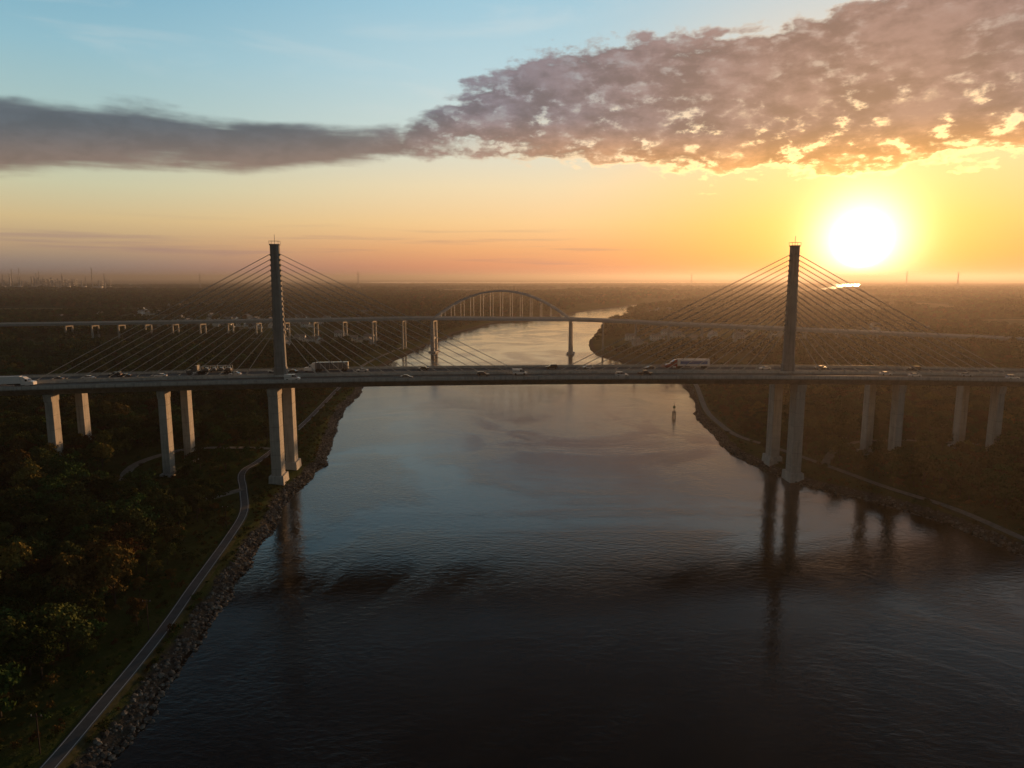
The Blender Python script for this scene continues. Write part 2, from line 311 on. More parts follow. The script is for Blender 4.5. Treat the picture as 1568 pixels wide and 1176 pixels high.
for i,pa in enumerate((-PA,PA)):
    mb=MB(); z0=dz_(pa)
    mb.loft([octs(pa,0,z0-.5,5.6,4.6),octs(pa,0,z0+4.,5.4,4.2),octs(pa,0,z0+4.3,4.9,3.7),octs(pa,0,z0+13,4.6,3.6),octs(pa,0,ZT-4,3.55,3.2),octs(pa,0,ZT-4+.2,3.75,3.4),octs(pa,0,ZT-.6,3.7,3.35),octs(pa,0,ZT-.5,4.2,3.8),octs(pa,0,ZT,4.2,3.8)])
    for k in range(16):
        zz=66+(98.5-66)*k/15
        for sg in (-1,1): mb.box((pa+sg*(1.9+ (98-zz)*.0145),0,zz),(.5,1.1,.9),0)
    for sx in (-1,1):
        for sy in (-1,1): mb.strut((pa+sx*1.9,sy*1.7,ZT),(pa+sx*1.9,sy*1.7,ZT+1.3),.12,mi=0)
        mb.strut((pa+sx*1.9,-1.7,ZT+1.25),(pa+sx*1.9,1.7,ZT+1.25),.1,mi=0)
    for sy in (-1,1): mb.strut((pa-1.9,sy*1.7,ZT+1.25),(pa+1.9,sy*1.7,ZT+1.25),.1,mi=0)
    mb.strut((pa,0,ZT),(pa,0,ZT+4),.14,mi=0)
    mb.obj('pylon_%d'%i,[M_pyl],br)
mb=MB()
for pa in (-PA,PA):
    for k in range(16):
        zp=66+(99-66)*k/15; off=15.5+(104-15.5)*k/15
        for sg in (-1,1):
            a1=pa+sg*off
            for dy in (-.35,.35):
                mb.strut((pa+sg*1.8,dy,zp),(a1,dy,dz_(a1)+.5),.17,n=6)
                mb.strut((a1-sg*2.2,dy,dz_(a1)+.4+(zp-dz_(a1))*2.2/off),(a1,dy,dz_(a1)),.42,n=5,mi=1)
mb.obj('stay_cables',[M_cable,M_conc],br)
def gz(p): return float(terr(p.x,p.y))
n_=0
for k in range(-14,15):
    if k==0: continue
    a=(PA+(abs(k)-1)*45.4)*(1 if k>0 else -1); tall=abs(k)==1
    if abs(a)>760: continue
    for sv in (-1,1):
        p=bw(a,sv*11.2); g0=gz(p); zt=dz_(a)-3.3; lx,ly=(4.2,6.6) if tall else (3.2,5.2)
        if zt-g0<2: continue
        mb=MB(); mb.loft([octs(a,sv*11.2,g0-3,lx,ly,.06),octs(a,sv*11.2,zt-3.2,lx*.96,ly*.96,.06),octs(a,sv*11.2,zt-2.9,lx*1.02,ly*1.1,.06),octs(a,sv*11.2,zt+.02,lx*1.02,ly*1.25,.06)])
        fh=3.2 if tall else .9
        mb.box((a,sv*11.2,g0+fh/2-1),(lx+2.4,ly+2.6,fh+2),1,top=.9)
        zz=g0+6
        while zz<zt-4: mb.loft([octs(a,sv*11.2,zz,lx+.05,ly+.05,.06),octs(a,sv*11.2,zz+.12,lx+.05,ly+.05,.06)],2); zz+=6.
        mb.obj('pier_column_%d'%n_,[M_conc,M_conc2,M_pyl],br); n_+=1
    if tall:
        mb=MB(); zt=dz_(a)-3.3; mb.loft([octs(a,0,zt-.0,3.2,13.6,.05),octs(a,0,zt+3.,3.2,13.6,.05)]); mb.obj('pylon_crossbeam_%d'%n_,[M_conc],br)
# ------------------------------------------------------------ arch bridge
AA=math.radians(-8); AM=Vector((-12.5,846,0)); ab=empty('tied_arch_bridge',AM,AA)
def az_(a):
    e=abs(a)-82
    return 41.5 if e<=0 else 41.5-(.022 if a<0 else .036)*e*min(1,.5+e/200)
Ba=np.arange(-700,701,10.)
sweep('deck',[(-8.5,0),(-8.5,-.8),(-6.5,-1.),(-6.3,-3.0),(-5.5,-3.0),(-5.3,-1),(5.3,-1),(5.5,-3.),(6.3,-3.),(6.5,-1),(8.5,-.8),(8.5,0)],[M_steel],ab,az_,Ba)
sweep('road_surface',[(-7.8,0),(-7.8,.04),(7.8,.04),(7.8,0)],[M_road],ab,az_,Ba)
M_par=mat('parapet_paint',(.64,.65,.66),(.74,.74,.74),.3,.7)
for i,sg in enumerate((-1,1)):
    c_=sg*8.2; sweep('parapet_%d'%i,[(c_-.2,-.05),(c_-.2,1.2),(c_+.2,1.2),(c_+.2,-.05)],[M_par],ab,az_,Ba)
mb=MB(); NH=14; hs=82.5
arc=lambda u:(u*hs,40.+33.5*(1-u*u))
for sg in (-1,1):
    pts=[arc(-1+2*k/28) for k in range(29)]
    for k in range(28): mb.strut((pts[k][0],sg*9.6,pts[k][1]),(pts[k+1][0],sg*9.6,pts[k+1][1]),1.1,1.8)
    for k in range(1,NH):
        u=-1+2*k/NH; ax,azz=arc(u); mb.strut((ax,sg*9.6,azz),(ax,sg*9.6,40),.5)
    mb.strut((-hs,sg*9.6,40.3),(hs,sg*9.6,40.3),.9,2.4)
for k in range(2,NH-1):
    u=-1+2*k/NH; ax,azz=arc(u); mb.strut((ax,-9.6,azz),(ax,9.6,azz),.55)
    if k<NH-2:
        bx,bz=arc(-1+2*(k+1)/NH); mb.strut((ax,-9.6,azz),(bx,9.6,bz),.35); mb.strut((ax,9.6,azz),(bx,-9.6,bz),.35)
for k in range(0,NH): mb.strut((-hs+k*2*hs/NH,-9.6,39.4),(-hs+k*2*hs/NH,9.6,39.4),.5,1.2)
mb.obj('arch',[M_steel],ab)
n_=0
for sg in (-1,1):
    for k in range(0,14):
        a=sg*(82.5+k*37.5)
        p=Vector((AM.x+a*math.cos(AA),AM.y+a*math.sin(AA),0)); g0=min(gz(p),12) if k else -4; zt=az_(a)-3.0
        if zt-g0<3: continue
        mb=MB(); wx=4.6 if k==0 else 2.0; wy=4.2 if k==0 else 2.0; sp=7.6 if k==0 else 5.9
        for sy in (-1,1): mb.box((a,sy*sp,(g0-2+zt)/2),(wx,wy,zt-g0+2),0,top=.8)
        mb.box((a,0,zt-1.),(wx*.78,sp*2-wy*.8,1.8),0)
        if k==0: mb.box((a,0,(g0+zt)/2),(wx*.6,sp*2-wy,2.4),0); mb.box((a,0,-1.5),(9,24,6),0,top=.95)
        mb.obj('pier_%d'%n_,[M_conc],ab); n_+=1
# ------------------------------------------------------------ paths & roads
def ribbon(name,pts,width,mats,lift=.12,markings=False):
    pts=[Vector(p) for p in pts]; P=[]
    for i in range(len(pts)-1):
        p0=pts[max(i-1,0)];p1=pts[i];p2=pts[i+1];p3=pts[min(i+2,len(pts)-1)]
        n=max(2,int((p2-p1).length/4))
        for k in range(n):
            u=k/n; P.append(.5*((2*p1)+(p2-p0)*u+(2*p0-5*p1+4*p2-p3)*u*u+(3*p1-p0-3*p2+p3)*u**3))
    P.append(pts[-1]); mb=MB(); mk=MB(); prev=None
    for i,p in enumerate(P):
        d=(P[min(i+1,len(P)-1)]-P[max(i-1,0)]).normalized(); nn=Vector((-d.y,d.x))
        lay=[(-width/2-.9,-.5),(-width/2,lift),(-width/2+.12,lift+.01),(width/2-.12,lift+.01),(width/2,lift),(width/2+.9,-.5)]
        zz=max(float(terr((p+nn*o).x,(p+nn*o).y)) for o in (-width/2,0,width/2))
        for o,l in lay:
            q=p+nn*o; mb.v.append((q.x,q.y,zz+l))
        if prev is not None:
            b0=len(mb.v)-12
            for k in range(5): mb.f.append((b0+k,b0+k+1,b0+7+k,b0+6+k)); mb.m.append(1 if k in(0,4) else 0)
        c3=Vector((p.x,p.y,zz+lift+.03)); n3_=Vector((nn.x,nn.y,0))
        if prev is not None and markings:
            for o in (-width/2+.35,width/2-.35):
                mk.add([prev[0]+prev[1]*(o-.08),prev[0]+prev[1]*(o+.08),c3+n3_*(o+.08),c3+n3_*(o-.08)],[(0,1,2,3)],2)
        prev=(c3,n3_)
    if markings: mb.add(mk.v,mk.f,2)
    mb.obj(name,mats)
    return P
pathL=[(-80,20),(-81,80),(-82.1,114),(-85.3,158),(-89.6,190),(-94.4,226),(-99.3,253),(-110,281),(-119,305),(-119,335),(-124,420),(-136,552),(-147,704),(-136,890)]
pathR=[(215,80),(178,170),(170.5,226),(165.5,258),(153.9,286),(144,318),(133.5,352),(124,380),(123.5,412),(127,455),(140,522),(150,575),(160,650)]
allp=ribbon('canal_service_road',pathL,3.2,[M_path,M_verge,M_par],markings=True)
allp+=ribbon('gravel_road',pathR,3.6,[M_gravel,M_verge])
allp+=ribbon('dirt_track',[(-110,281),(-125,262),(-150,268),(-165,300),(-158,330),(-135,345),(-119,350)],3.4,[M_gravel,M_gravel])
allp+=ribbon('dirt_track',[(144,318),(165,345),(200,350),(240,330)],3.2,[M_gravel,M_gravel])
r3=ribbon('village_road',[(-150,1010),(-220,960),(-330,930),(-470,985),(-700,1080),(-1100,1150)],8,[M_path,M_gravel])
r3+=ribbon('village_road',[(-420,960),(-400,1100),(-330,1300),(-300,1600)],7,[M_path,M_gravel])
r3+=ribbon('village_road',[(190,900),(260,860),(380,850),(600,900),(900,950)],7,[M_path,M_gravel])
allp+=r3
pp=np.array([(p.x,p.y) for p in allp])
# ------------------------------------------------------------ instancing
def proto(name,me):
    return bpy.data.objects.new(name,me)
def coll(name,obs):
    c=bpy.data.collections.new(name)
    for o in obs: c.objects.link(o)
    return c
def instancer(name,pts,scl,rot,ix,c):
    me=bpy.data.meshes.new(name); me.from_pydata([tuple(p) for p in pts],[],[])
    for nm,ty,va in (('scl','FLOAT',scl),('rot','FLOAT',rot),('ix','INT',ix)):
        a=me.attributes.new(nm,ty,'POINT'); a.data.foreach_set('value',np.asarray(va,np.float32 if ty=='FLOAT' else np.int32))
    o=bpy.data.objects.new(name,me); COL.objects.link(o)
    ng=bpy.data.node_groups.new(name,'GeometryNodeTree'); ng.interface.new_socket('Geometry',in_out='INPUT',socket_type='NodeSocketGeometry'); ng.interface.new_socket('Geometry',in_out='OUTPUT',socket_type='NodeSocketGeometry')
    N=ng.nodes; Lk=ng.links; gi=N.new('NodeGroupInput'); go_=N.new('NodeGroupOutput'); ip=N.new('GeometryNodeInstanceOnPoints'); ci=N.new('GeometryNodeCollectionInfo')
    ci.inputs['Collection'].default_value=c; ci.inputs['Separate Children'].default_value=True; ci.inputs['Reset Children'].default_value=True
    def na(nm,ty):
        n=N.new('GeometryNodeInputNamedAttribute'); n.data_type=ty; n.inputs['Name'].default_value=nm
        return next(s_ for s_ in n.outputs if s_.enabled and s_.name=='Attribute')
    cx=N.new('ShaderNodeCombineXYZ'); er=N.new('FunctionNodeEulerToRotation')
    Lk.new(na('rot','FLOAT'),cx.inputs[2]); Lk.new(cx.outputs[0],er.inputs[0])
    Lk.new(gi.outputs[0],ip.inputs['Points']); Lk.new(ci.outputs[0],ip.inputs['Instance']); ip.inputs['Pick Instance'].default_value=True
    Lk.new(na('ix','INT'),ip.inputs['Instance Index']); Lk.new(er.outputs[0],ip.inputs['Rotation']); Lk.new(na('scl','FLOAT'),ip.inputs['Scale'])
    Lk.new(ip.outputs[0],go_.inputs[0])
    md=o.modifiers.new('instances','NODES'); md.node_group=ng
    return o
def tree_mesh(name,H,R_,nl,ls,lm,seed,trunk=True,flat=1.):
    r=np.random.default_rng(seed); mb=MB()
    if trunk:
        th=H*.45
        ring=lambda c,ra,n=6:[(c[0]+ra*math.cos(2*math.pi*k/n),c[1]+ra*math.sin(2*math.pi*k/n),c[2]) for k in range(n)]
        mb.loft([ring((0,0,-1),.32),ring((0,0,.5),.24),ring((.1,.05,th),.17),ring((.2,0,H*.8),.06)],0)
    ncl=11; cc=[]
    for k in range(ncl):
        zz=H*(.30+.58*r.random()); rr=R_*(.25+.55*r.random())*(1-.5*abs(zz/H-.5)); an=k*2.4+r.random()
        c=np.array([rr*math.cos(an),rr*math.sin(an),zz]); cc.append((c,R_*(.30+.26*r.random())))
        if trunk: mb.strut((.1,0,max(H*.22,zz-rr*.9)),tuple(c),.13,mi=0,n=4)
    cc.append((np.array([0,0,H*.86]),R_*.36)); cc.append((np.array([0,0,H*.6]),R_*.55))
    tot=sum(q[1]**2 for q in cc)
    vs=[];fs=[]
    for c,ra in cc:
        n=int(nl*ra*ra/tot)
        d=r.normal(size=(n,3)); d/=np.linalg.norm(d,axis=1)[:,None]; d[:,2]=np.abs(d[:,2])*.85+d[:,2]*.15
        p=c+d*ra*(.72+.38*r.random((n,1)))*np.array([1,1,.85*flat])
        nn=d+.55*r.normal(size=(n,3)); nn/=np.linalg.norm(nn,axis=1)[:,None]
        a=np.cross(nn,r.normal(size=(n,3))); a/=np.linalg.norm(a,axis=1)[:,None]; b_=np.cross(nn,a); s_=ls*(.6+.8*r.random((n,1)))
        q=np.stack([p-a*s_*.5,p-b_*s_*.38+a*s_*.1,p+a*s_*.5,p+b_*s_*.38+a*s_*.05],1).reshape(-1,3)
        o=len(vs); vs+=[tuple(x_) for x_ in q]; fs+=[(o+4*i,o+4*i+1,o+4*i+2,o+4*i+3) for i in range(n)]
    mb.add(vs,fs,1)
    return mb.mesh(name,[M_bark,lm])
nearp=[proto('tree_%02d'%i,tree_mesh('tree_%02d'%i,8.5+1.6*(i%3),3.6+.5*(i%4),1500,.62,M_leaf[[0,1,0,2,1,3,0,1][i]],i)) for i in range(8)]
midp=[proto('treem_%02d'%i,tree_mesh('treem_%02d'%i,10+1.5*(i%3),4.8+.4*(i%3),260,1.7,M_leaf[[0,1,0,2,1,0][i]],40+i,trunk=False)) for i in range(6)]
farp=[proto('treef_%02d'%i,tree_mesh('treef_%02d'%i,13,15,260,4.5,M_leaf[[0,1,0,1][i]],70+i,trunk=False,flat=.45)) for i in range(4)]
CN,CM,CF=coll('near_trees',nearp),coll('mid_trees',midp),coll('far_trees',farp)
def mindist(x,y,Q):
    o=np.full(len(x),1e9)
    for q in Q: o=np.minimum(o,(x-q[0])**2+(y-q[1])**2)
    return np.sqrt(o)
# houses
houses=[]
def hs_add(cx,cy,n,sx,sy):
    for _ in range(n*6):
        if len([1 for h_ in houses if h_[3]==(cx,cy)])>=n: break
        x_=cx+random.gauss(0,sx); y_=cy+random.gauss(0,sy)
        if bankd(np.array([x_]),np.array([y_]))[0]<45: continue
        if mindist(np.array([x_]),np.array([y_]),pp)[0]<10: continue
        if any((h_[0]-x_)**2+(h_[1]-y_)**2<26**2 for h_ in houses): continue
        houses.append((x_,y_,random.choice((0,.1,-.2,1.57,1.4)),(cx,cy)))
hs_add(-350,1180,26,90,110); hs_add(-600,1250,12,120,120); hs_add(-230,900,7,40,40); hs_add(245,940,12,60,50); hs_add(480,1000,6,90,60); hs_add(-900,1500,10,220,150); hs_add(330,1700,6,80,80); hs_add(-620,1900,12,250,150)
H_=np.array([(h_[0],h_[1]) for h_ in houses])
# fields
fields=[]
for _ in range(110):
    fy=random.uniform(1100,7500); fx=random.uniform(-.75,.75)*fy; fw=random.uniform(110,340)*(1+fy/5000); fd=random.uniform(90,240)*(1+fy/4000)
    if bankd(np.array([fx]),np.array([fy]))[0]<fw*.6+60: continue
    if mindist(np.array([fx]),np.array([fy]),H_)[0]<150: continue
    if any(abs(q[0]-fx)<(q[2]+fw)*.5+20 and abs(q[1]-fy)<(q[3]+fd)*.5+20 for q in fields): continue
    fields.append((fx,fy,fw,fd))
fields.append((-640,1080,130,70)); fields.append((-300,760,70,45))
for q in fields:
    mb=MB(); n=12; gx=np.linspace(q[0]-q[2]/2,q[0]+q[2]/2,n); gy=np.linspace(q[1]-q[3]/2,q[1]+q[3]/2,n)
    X2,Y2=np.meshgrid(gx,gy); Z2=np.maximum(terr(X2,Y2),.5)+.8
    mb.add(np.stack([X2,Y2,Z2],-1).reshape(-1,3).tolist(),[(j*n+i,j*n+i+1,(j+1)*n+i+1,(j+1)*n+i) for j in range(n-1) for i in range(n-1)])
    mb.obj('farm_field',[random.choice((M_field,M_field,M_fieldg))])
def keep(x,y,margin,dmin):
    d=bankd(x,y); ok=d>dmin
    if margin<20: ok&=mindist(x,y,pp)>margin
    for q in fields: ok&=~((abs(x-q[0])<q[2]/2)&(abs(y-q[1])<q[3]/2))
    return ok
def scatter(y0,y1,sp,aspect,xpad):
    ys=np.arange(y0,y1,sp); xs=[];yy=[]
    for y_ in ys:
        hw=y_*aspect+xpad; a=np.arange(-hw,hw,sp); xs.append(a); yy.append(np.full(len(a),y_))
    x=np.concatenate(xs); y=np.concatenate(yy); x=x+(rng.random(len(x))-.5)*sp*.9; y=y+(rng.random(len(y))-.5)*sp*.9; return x,y
pier_pts=[bw(sg*(PA+k*45.4),sv*11.2) for sg in(-1,1) for k in range(8) for sv in(-1,1)]
x,y=scatter(60,560,6.2,.80,80)
ok=keep(x,y,5.,9); d=bankd(x,y); left=x<0
cl1=((x+136)/44)**2+((y-306)/46)**2+ (fbm(x/18,y/18,50)-.5)*1.6; cl2=((x+160)/60)**2+((y-410)/50)**2+(fbm(x/18,y/18,51)-.5)*2.2
cl3=((x-185)/70)**2+((y-322)/20)**2+(fbm(x/18,y/18,52)-.5)*1.5
pr=rng.random(len(x))
ok&=~((cl1<1)&(pr>.06)); ok&=~((cl2<.8)&(pr>.22)); ok&=~((cl3<1)&(pr>.25))
strip=np.where(left,d<19+5*vn(y/14,y*0,60),d<14+6*vn(y/14,y*0,61)); ok&=~(strip&(pr>.14))
ok&=mindist(x,y,pier_pts)>5
x,y=x[ok],y[ok]; z=terr(x,y); n=len(x); small=np.where(bankd(x,y)<24,.5,1.)
sp_=fbm(x/30,y/30,70); ix=np.where(sp_>.60,rng.choice([3,5,1,4],n),rng.choice([0,1,2,4,6,7],n)); ix=np.where(rng.random(n)<.05,3,ix)
instancer('woodland',np.stack([x,y,z],1),(.75+.6*rng.random(n))*small,rng.random(n)*6.28,ix,CN); print('near',n)
x,y=scatter(560,1600,9.8,.78,50); ok=keep(x,y,7,12); hd=mindist(x,y,H_); ok&=hd>17; ok&=~((hd<60)&(rng.random(len(x))>.22)); ok&=(fbm(x/110,y/110,80)>.36)
front=np.zeros(len(x),bool)
for hx,hy in H_: front|=(np.abs(x-hx)<14)&(y<hy)&(y>hy-70)
ok&=~(front&(rng.random(len(x))>.15))
x,y=x[ok],y[ok]; n=len(x); instancer('woodland',np.stack([x,y,terr(x,y)],1),.65+.5*rng.random(n),rng.random(n)*6.28,rng.integers(0,6,n),CM); print('mid',n)
x,y=scatter(1600,3600,18.,.78,60); ok=keep(x,y,99,20); ok&=mindist(x,y,H_)>40; ok&=(fbm(x/260,y/260,81)>.42); x,y=x[ok],y[ok]; n=len(x)
instancer('distant_woodland',np.stack([x,y,terr(x,y)],1),1.1+.6*rng.random(n),rng.random(n)*6.28,rng.integers(0,6,n),CM); print('mid2',n)
x,y=scatter(3000,9800,48.,.78,60); ok=keep(x,y,99,40); zz=terr(x,y); ok&=zz>.5; ok&=(fbm(x/600,y/600,82)>.45); x,y=x[ok],y[ok]; n=len(x)
instancer('distant_woodland',np.stack([x,y,terr(x,y)],1),(1.1+.6*rng.random(n))*np.interp(y,[5000,8000],[1,.75]),rng.random(n)*6.28,rng.integers(0,4,n),CF); print('far',n)
for (tx,ty,s_,k) in [(-128,262,1.,0),(-135,285,.8,6),(-121,318,.7,2),(-152,322,1.,1),(-160,345,1.1,7),(-140,352,.9,3),(-112,362,.9,0),(-118,375,1.,4),(-172,290,1.1,5),(-100,236,.45,3),(-97,205,.4,1),(160,300,.8,1),(182,300,1.,0),(200,322,1.,4),(150,335,.8,2),(136,330,.6,1)]:
    o=bpy.data.objects.new('deciduous_tree',nearp[k].data); COL.objects.link(o); o.location=(tx,ty,float(terr(tx,ty))); o.scale=(s_,)*3; o.rotation_euler=(0,0,tx)
# riprap
rk=[]
for i in range(5):
    r=np.random.default_rng(200+i)
    bm=bmesh.new(); bmesh.ops.create_icosphere(bm,subdivisions=1,radius=.5)
    for v_ in bm.verts: v_.co=Vector((v_.co.x*(1+.2*r.normal()),v_.co.y*(1+.2*r.normal()),v_.co.z*(.7+.15*r.normal())))
    me=bpy.data.meshes.new('rock_%02d'%i); bm.to_mesh(me); bm.free(); me.materials.append(M_rock); rk.append(proto('rock_%02d'%i,me))
CR=coll('rocks',rk)
NR=11000
ys=rng.uniform(60,640,NR); sd=rng.random(NR)<.55; ys=np.where(sd,ys,rng.uniform(150,640,NR)); dd=-.6+5.6*rng.random(NR)**1.3
xs=np.where(sd,xl(ys)-dd/cosf(ys,LB),xr(ys)+dd/cosf(ys,RB)); zs=terr(xs,ys)
instancer('riprap_rocks',np.stack([xs,ys,zs+.02],1),.35+1.3*rng.random(NR)**2.2,rng.random(NR)*6.28,rng.integers(0,5,NR),CR)
bup=[proto('bush_%02d'%i,tree_mesh('bush_%02d'%i,1.6,1.3,160,.36,M_leaf[[1,0,3,2][i]],300+i,trunk=False)) for i in range(4)]
CB=coll('bushes',bup); x,y=scatter(60,560,2.6,.8,60); d=bankd(x,y); ok=(d>4.5)&(d<80)&((fbm(x/12,y/12,90)>.46)|(rng.random(len(x))<.2)); x,y=x[ok],y[ok]; ok=mindist(x,y,pp)>2.7; x,y=x[ok],y[ok]; n=len(x)
instancer('undergrowth',np.stack([x,y,terr(x,y)-.2],1),.4+.9*rng.random(n)**2,rng.random(n)*6.28,rng.choice([0,1,1,0,1,2,3],n),CB); print('bush',n)
# ------------------------------------------------------------ houses
Mw=[mat('siding_white',(.80,.80,.78)),mat('siding_beige',(.66,.61,.52)),mat('brick',(.28,.15,.11)),mat('siding_grey',(.52,.54,.56))]
Mr=mat('roof_shingle',(.16,.155,.15),(.28,.27,.26),2.); Mdoor=mat('door_paint',(.2,.05,.04))
hw_=[];
for i in range(4):
    W,Dp,Hh=13,9,5.6
    a=MB(); a.box((0,0,Hh/2-.5),(W,Dp,Hh+1)); a.add([(-W/2,-Dp/2,Hh),(-W/2,Dp/2,Hh),(-W/2,0,Hh+2.9)],[(0,1,2)]); a.add([(W/2,-Dp/2,Hh),(W/2,Dp/2,Hh),(W/2,0,Hh+2.9)],[(0,2,1)])
    a.box((W/2+2.9,.6,1.2),(5.8,6.5,3.4))
    r_=MB()
    for sg in(-1,1): r_.add([(-W/2-.4,sg*(Dp/2+.5),Hh-.3),(W/2+.4,sg*(Dp/2+.5),Hh-.3),(W/2+.4,0,Hh+3.),(-W/2-.4,0,Hh+3.),(-W/2-.4,sg*(Dp/2+.5),Hh-.1),(W/2+.4,sg*(Dp/2+.5),Hh-.1),(W/2+.4,0,Hh+3.2),(-W/2-.4,0,Hh+3.2)],[(0,1,2,3),(4,5,6,7),(0,1,5,4),(1,2,6,5),(3,0,4,7)])
    for sg in(-1,1): r_.add([(W/2+.05,.6+sg*3.6,2.8),(W/2+6.1,.6+sg*3.6,2.8),(W/2+6.1,.6,4.6),(W/2+.05,.6,4.6)],[(0,1,2,3)])
    r_.box((-3,.8,Hh+2.9),(.9,.9,2.4))
    g_=MB()
    for zz in(1.6,4.3):
        for xx in(-4.6,-1.9,1.9,4.6):
            for sg in(-1,1):
                if not(zz<2 and xx==1.9 and sg<0): g_.box((xx,sg*(Dp/2+.02),zz),(1.1,.08,1.3))
    d_=MB(); d_.box((1.9,-Dp/2-.03,1.05),(1.,.1,2.1))
    hw_.append([a.mesh('walls',[Mw[i]]),r_.mesh('roof',[Mr]),g_.mesh('windows',[M_glass]),d_.mesh('door',[Mdoor])])
for (hx,hy,hr,_) in houses:
    e=empty('house',(hx,hy,float(terr(hx,hy))),hr)
    for nm,me in zip(('walls','roof','windows','door'),random.choice(hw_[:1]*4+hw_[1:])):
        o=bpy.data.objects.new(nm,me); COL.objects.link(o); o.parent=e
# ------------------------------------------------------------ vehicles
paint={k:mat('car_paint_'+k,c,rough=.25,spec=.6) for k,c in dict(white=(.82,.82,.82),black=(.015,.015,.018),silver=(.60,.61,.62),red=(.28,.02,.02),grey=(.10,.105,.11),blue=(.05,.12,.35)).items()}
M_lamp=mat('lamp_glass',(.7,.7,.6),rough=.2); M_tail=mat('tail_light',(.4,.01,.01)); M_trailer=mat('trailer_white',(.80,.81,.82))
def wheel(mb,x_,y_,r_,wd,mi):
    mb.strut((x_,y_-wd/2,r_),(x_,y_+wd/2,r_),r_*2,n=12,mi=mi)
def car_mesh(kind,p):
    mb=MB()
    P_={'car':(4.7,1.82,[(-2.35,.35),(-2.38,.8),(-2.2,.98),(-1.5,1.02),(.75,.98),(2.0,.82),(2.33,.65),(2.35,.35)],[(-1.55,1.0),(-.95,1.42),(.25,1.45),(1.05,.97)]),
        'suv':(4.9,1.95,[(-2.45,.42),(-2.45,1.05),(-2.3,1.12),(.9,1.1),(2.2,1.0),(2.45,.8),(2.45,.42)],[(-2.35,1.1),(-2.1,1.75),(.3,1.78),(1.15,1.08)]),
        'van':(5.6,2.05,[(-2.8,.4),(-2.8,1.3),(-2.75,1.35),(1.6,1.25),(2.6,1.05),(2.8,.8),(2.8,.4)],[(-2.78,1.33),(-2.7,2.25),(.9,2.28),(1.9,1.22)]),
        'pickup':(5.8,2.0,[(-2.9,.5),(-2.9,1.15),(-.9,1.15),(1.,1.15),(2.6,1.08),(2.9,.85),(2.9,.5)],[(-1.0,1.13),(-.85,1.85),(.6,1.88),(1.35,1.13)])}[kind]
    Ln,W,bp,cp=P_
    def slab(prof,ys,ins):
        n=len(prof); cx=sum(q[0] for q in prof)/n; secs=[]
        for yy,k in zip(ys,ins): secs.append([(cx+(q[0]-cx)*k,yy,q[1] if k==1 else q[1]-(q[1]-prof[0][1])*.06) for q in prof])
        return secs
    mb.loft(slab(bp,(-W/2,-W/2+.12,W/2-.12,W/2),(.97,1,1,.97)),0)
    b0=W/2-.1; t0=W/2-.3; c=cp
    mb.add([(c[0][0],-b0,c[0][1]),(c[1][0],-t0,c[1][1]),(c[2][0],-t0,c[2][1]),(c[3][0],-b0,c[3][1]),(c[0][0],b0,c[0][1]),(c[1][0],t0,c[1][1]),(c[2][0],t0,c[2][1]),(c[3][0],b0,c[3][1])],
        [(0,3,2,1),(4,5,6,7),(0,1,5,4),(2,3,7,6)],1)
    mb.box(((c[1][0]+c[2][0])/2,0,c[1][1]+.03),(c[2][0]-c[1][0]+.12,t0*2+.06,.07),0)
    if kind=='van':
        for sg in(-1,1): mb.box(((c[1][0]+.2)/2-.2,sg*(b0-.1),1.75),(abs(c[1][0])+.1,.14,.95),0)
    for xx in (c[1][0]+.05,(c[1][0]+c[2][0])/2,c[2][0]-.02):
        for sg in(-1,1): mb.strut((xx,sg*t0*1.01,c[1][1]),(xx,sg*b0*1.01,c[0][1]),.09,mi=0)
    if kind=='pickup': mb.box((-1.95,0,1.17),(1.7,1.6,.06),2)
    rr=.34 if kind=='car' else .4
    for sx in(-1,1):
        for sy in(-1,1): wheel(mb,sx*Ln*.3,sy*(W/2-.1),rr,.24,2)
    for sy in(-1,1):
        mb.box((Ln/2-.06,sy*(W/2-.3),.72),(.12,.35,.16),3); mb.box((-Ln/2+.05,sy*(W/2-.25),.85),(.12,.3,.18),4); mb.box((cp[3][0]-.25,sy*(W/2+.08),cp[3][1]+.08),(.14,.2,.14),0)
    return mb.mesh(kind,[paint[p],M_glass,M_tyre,M_lamp,M_tail])
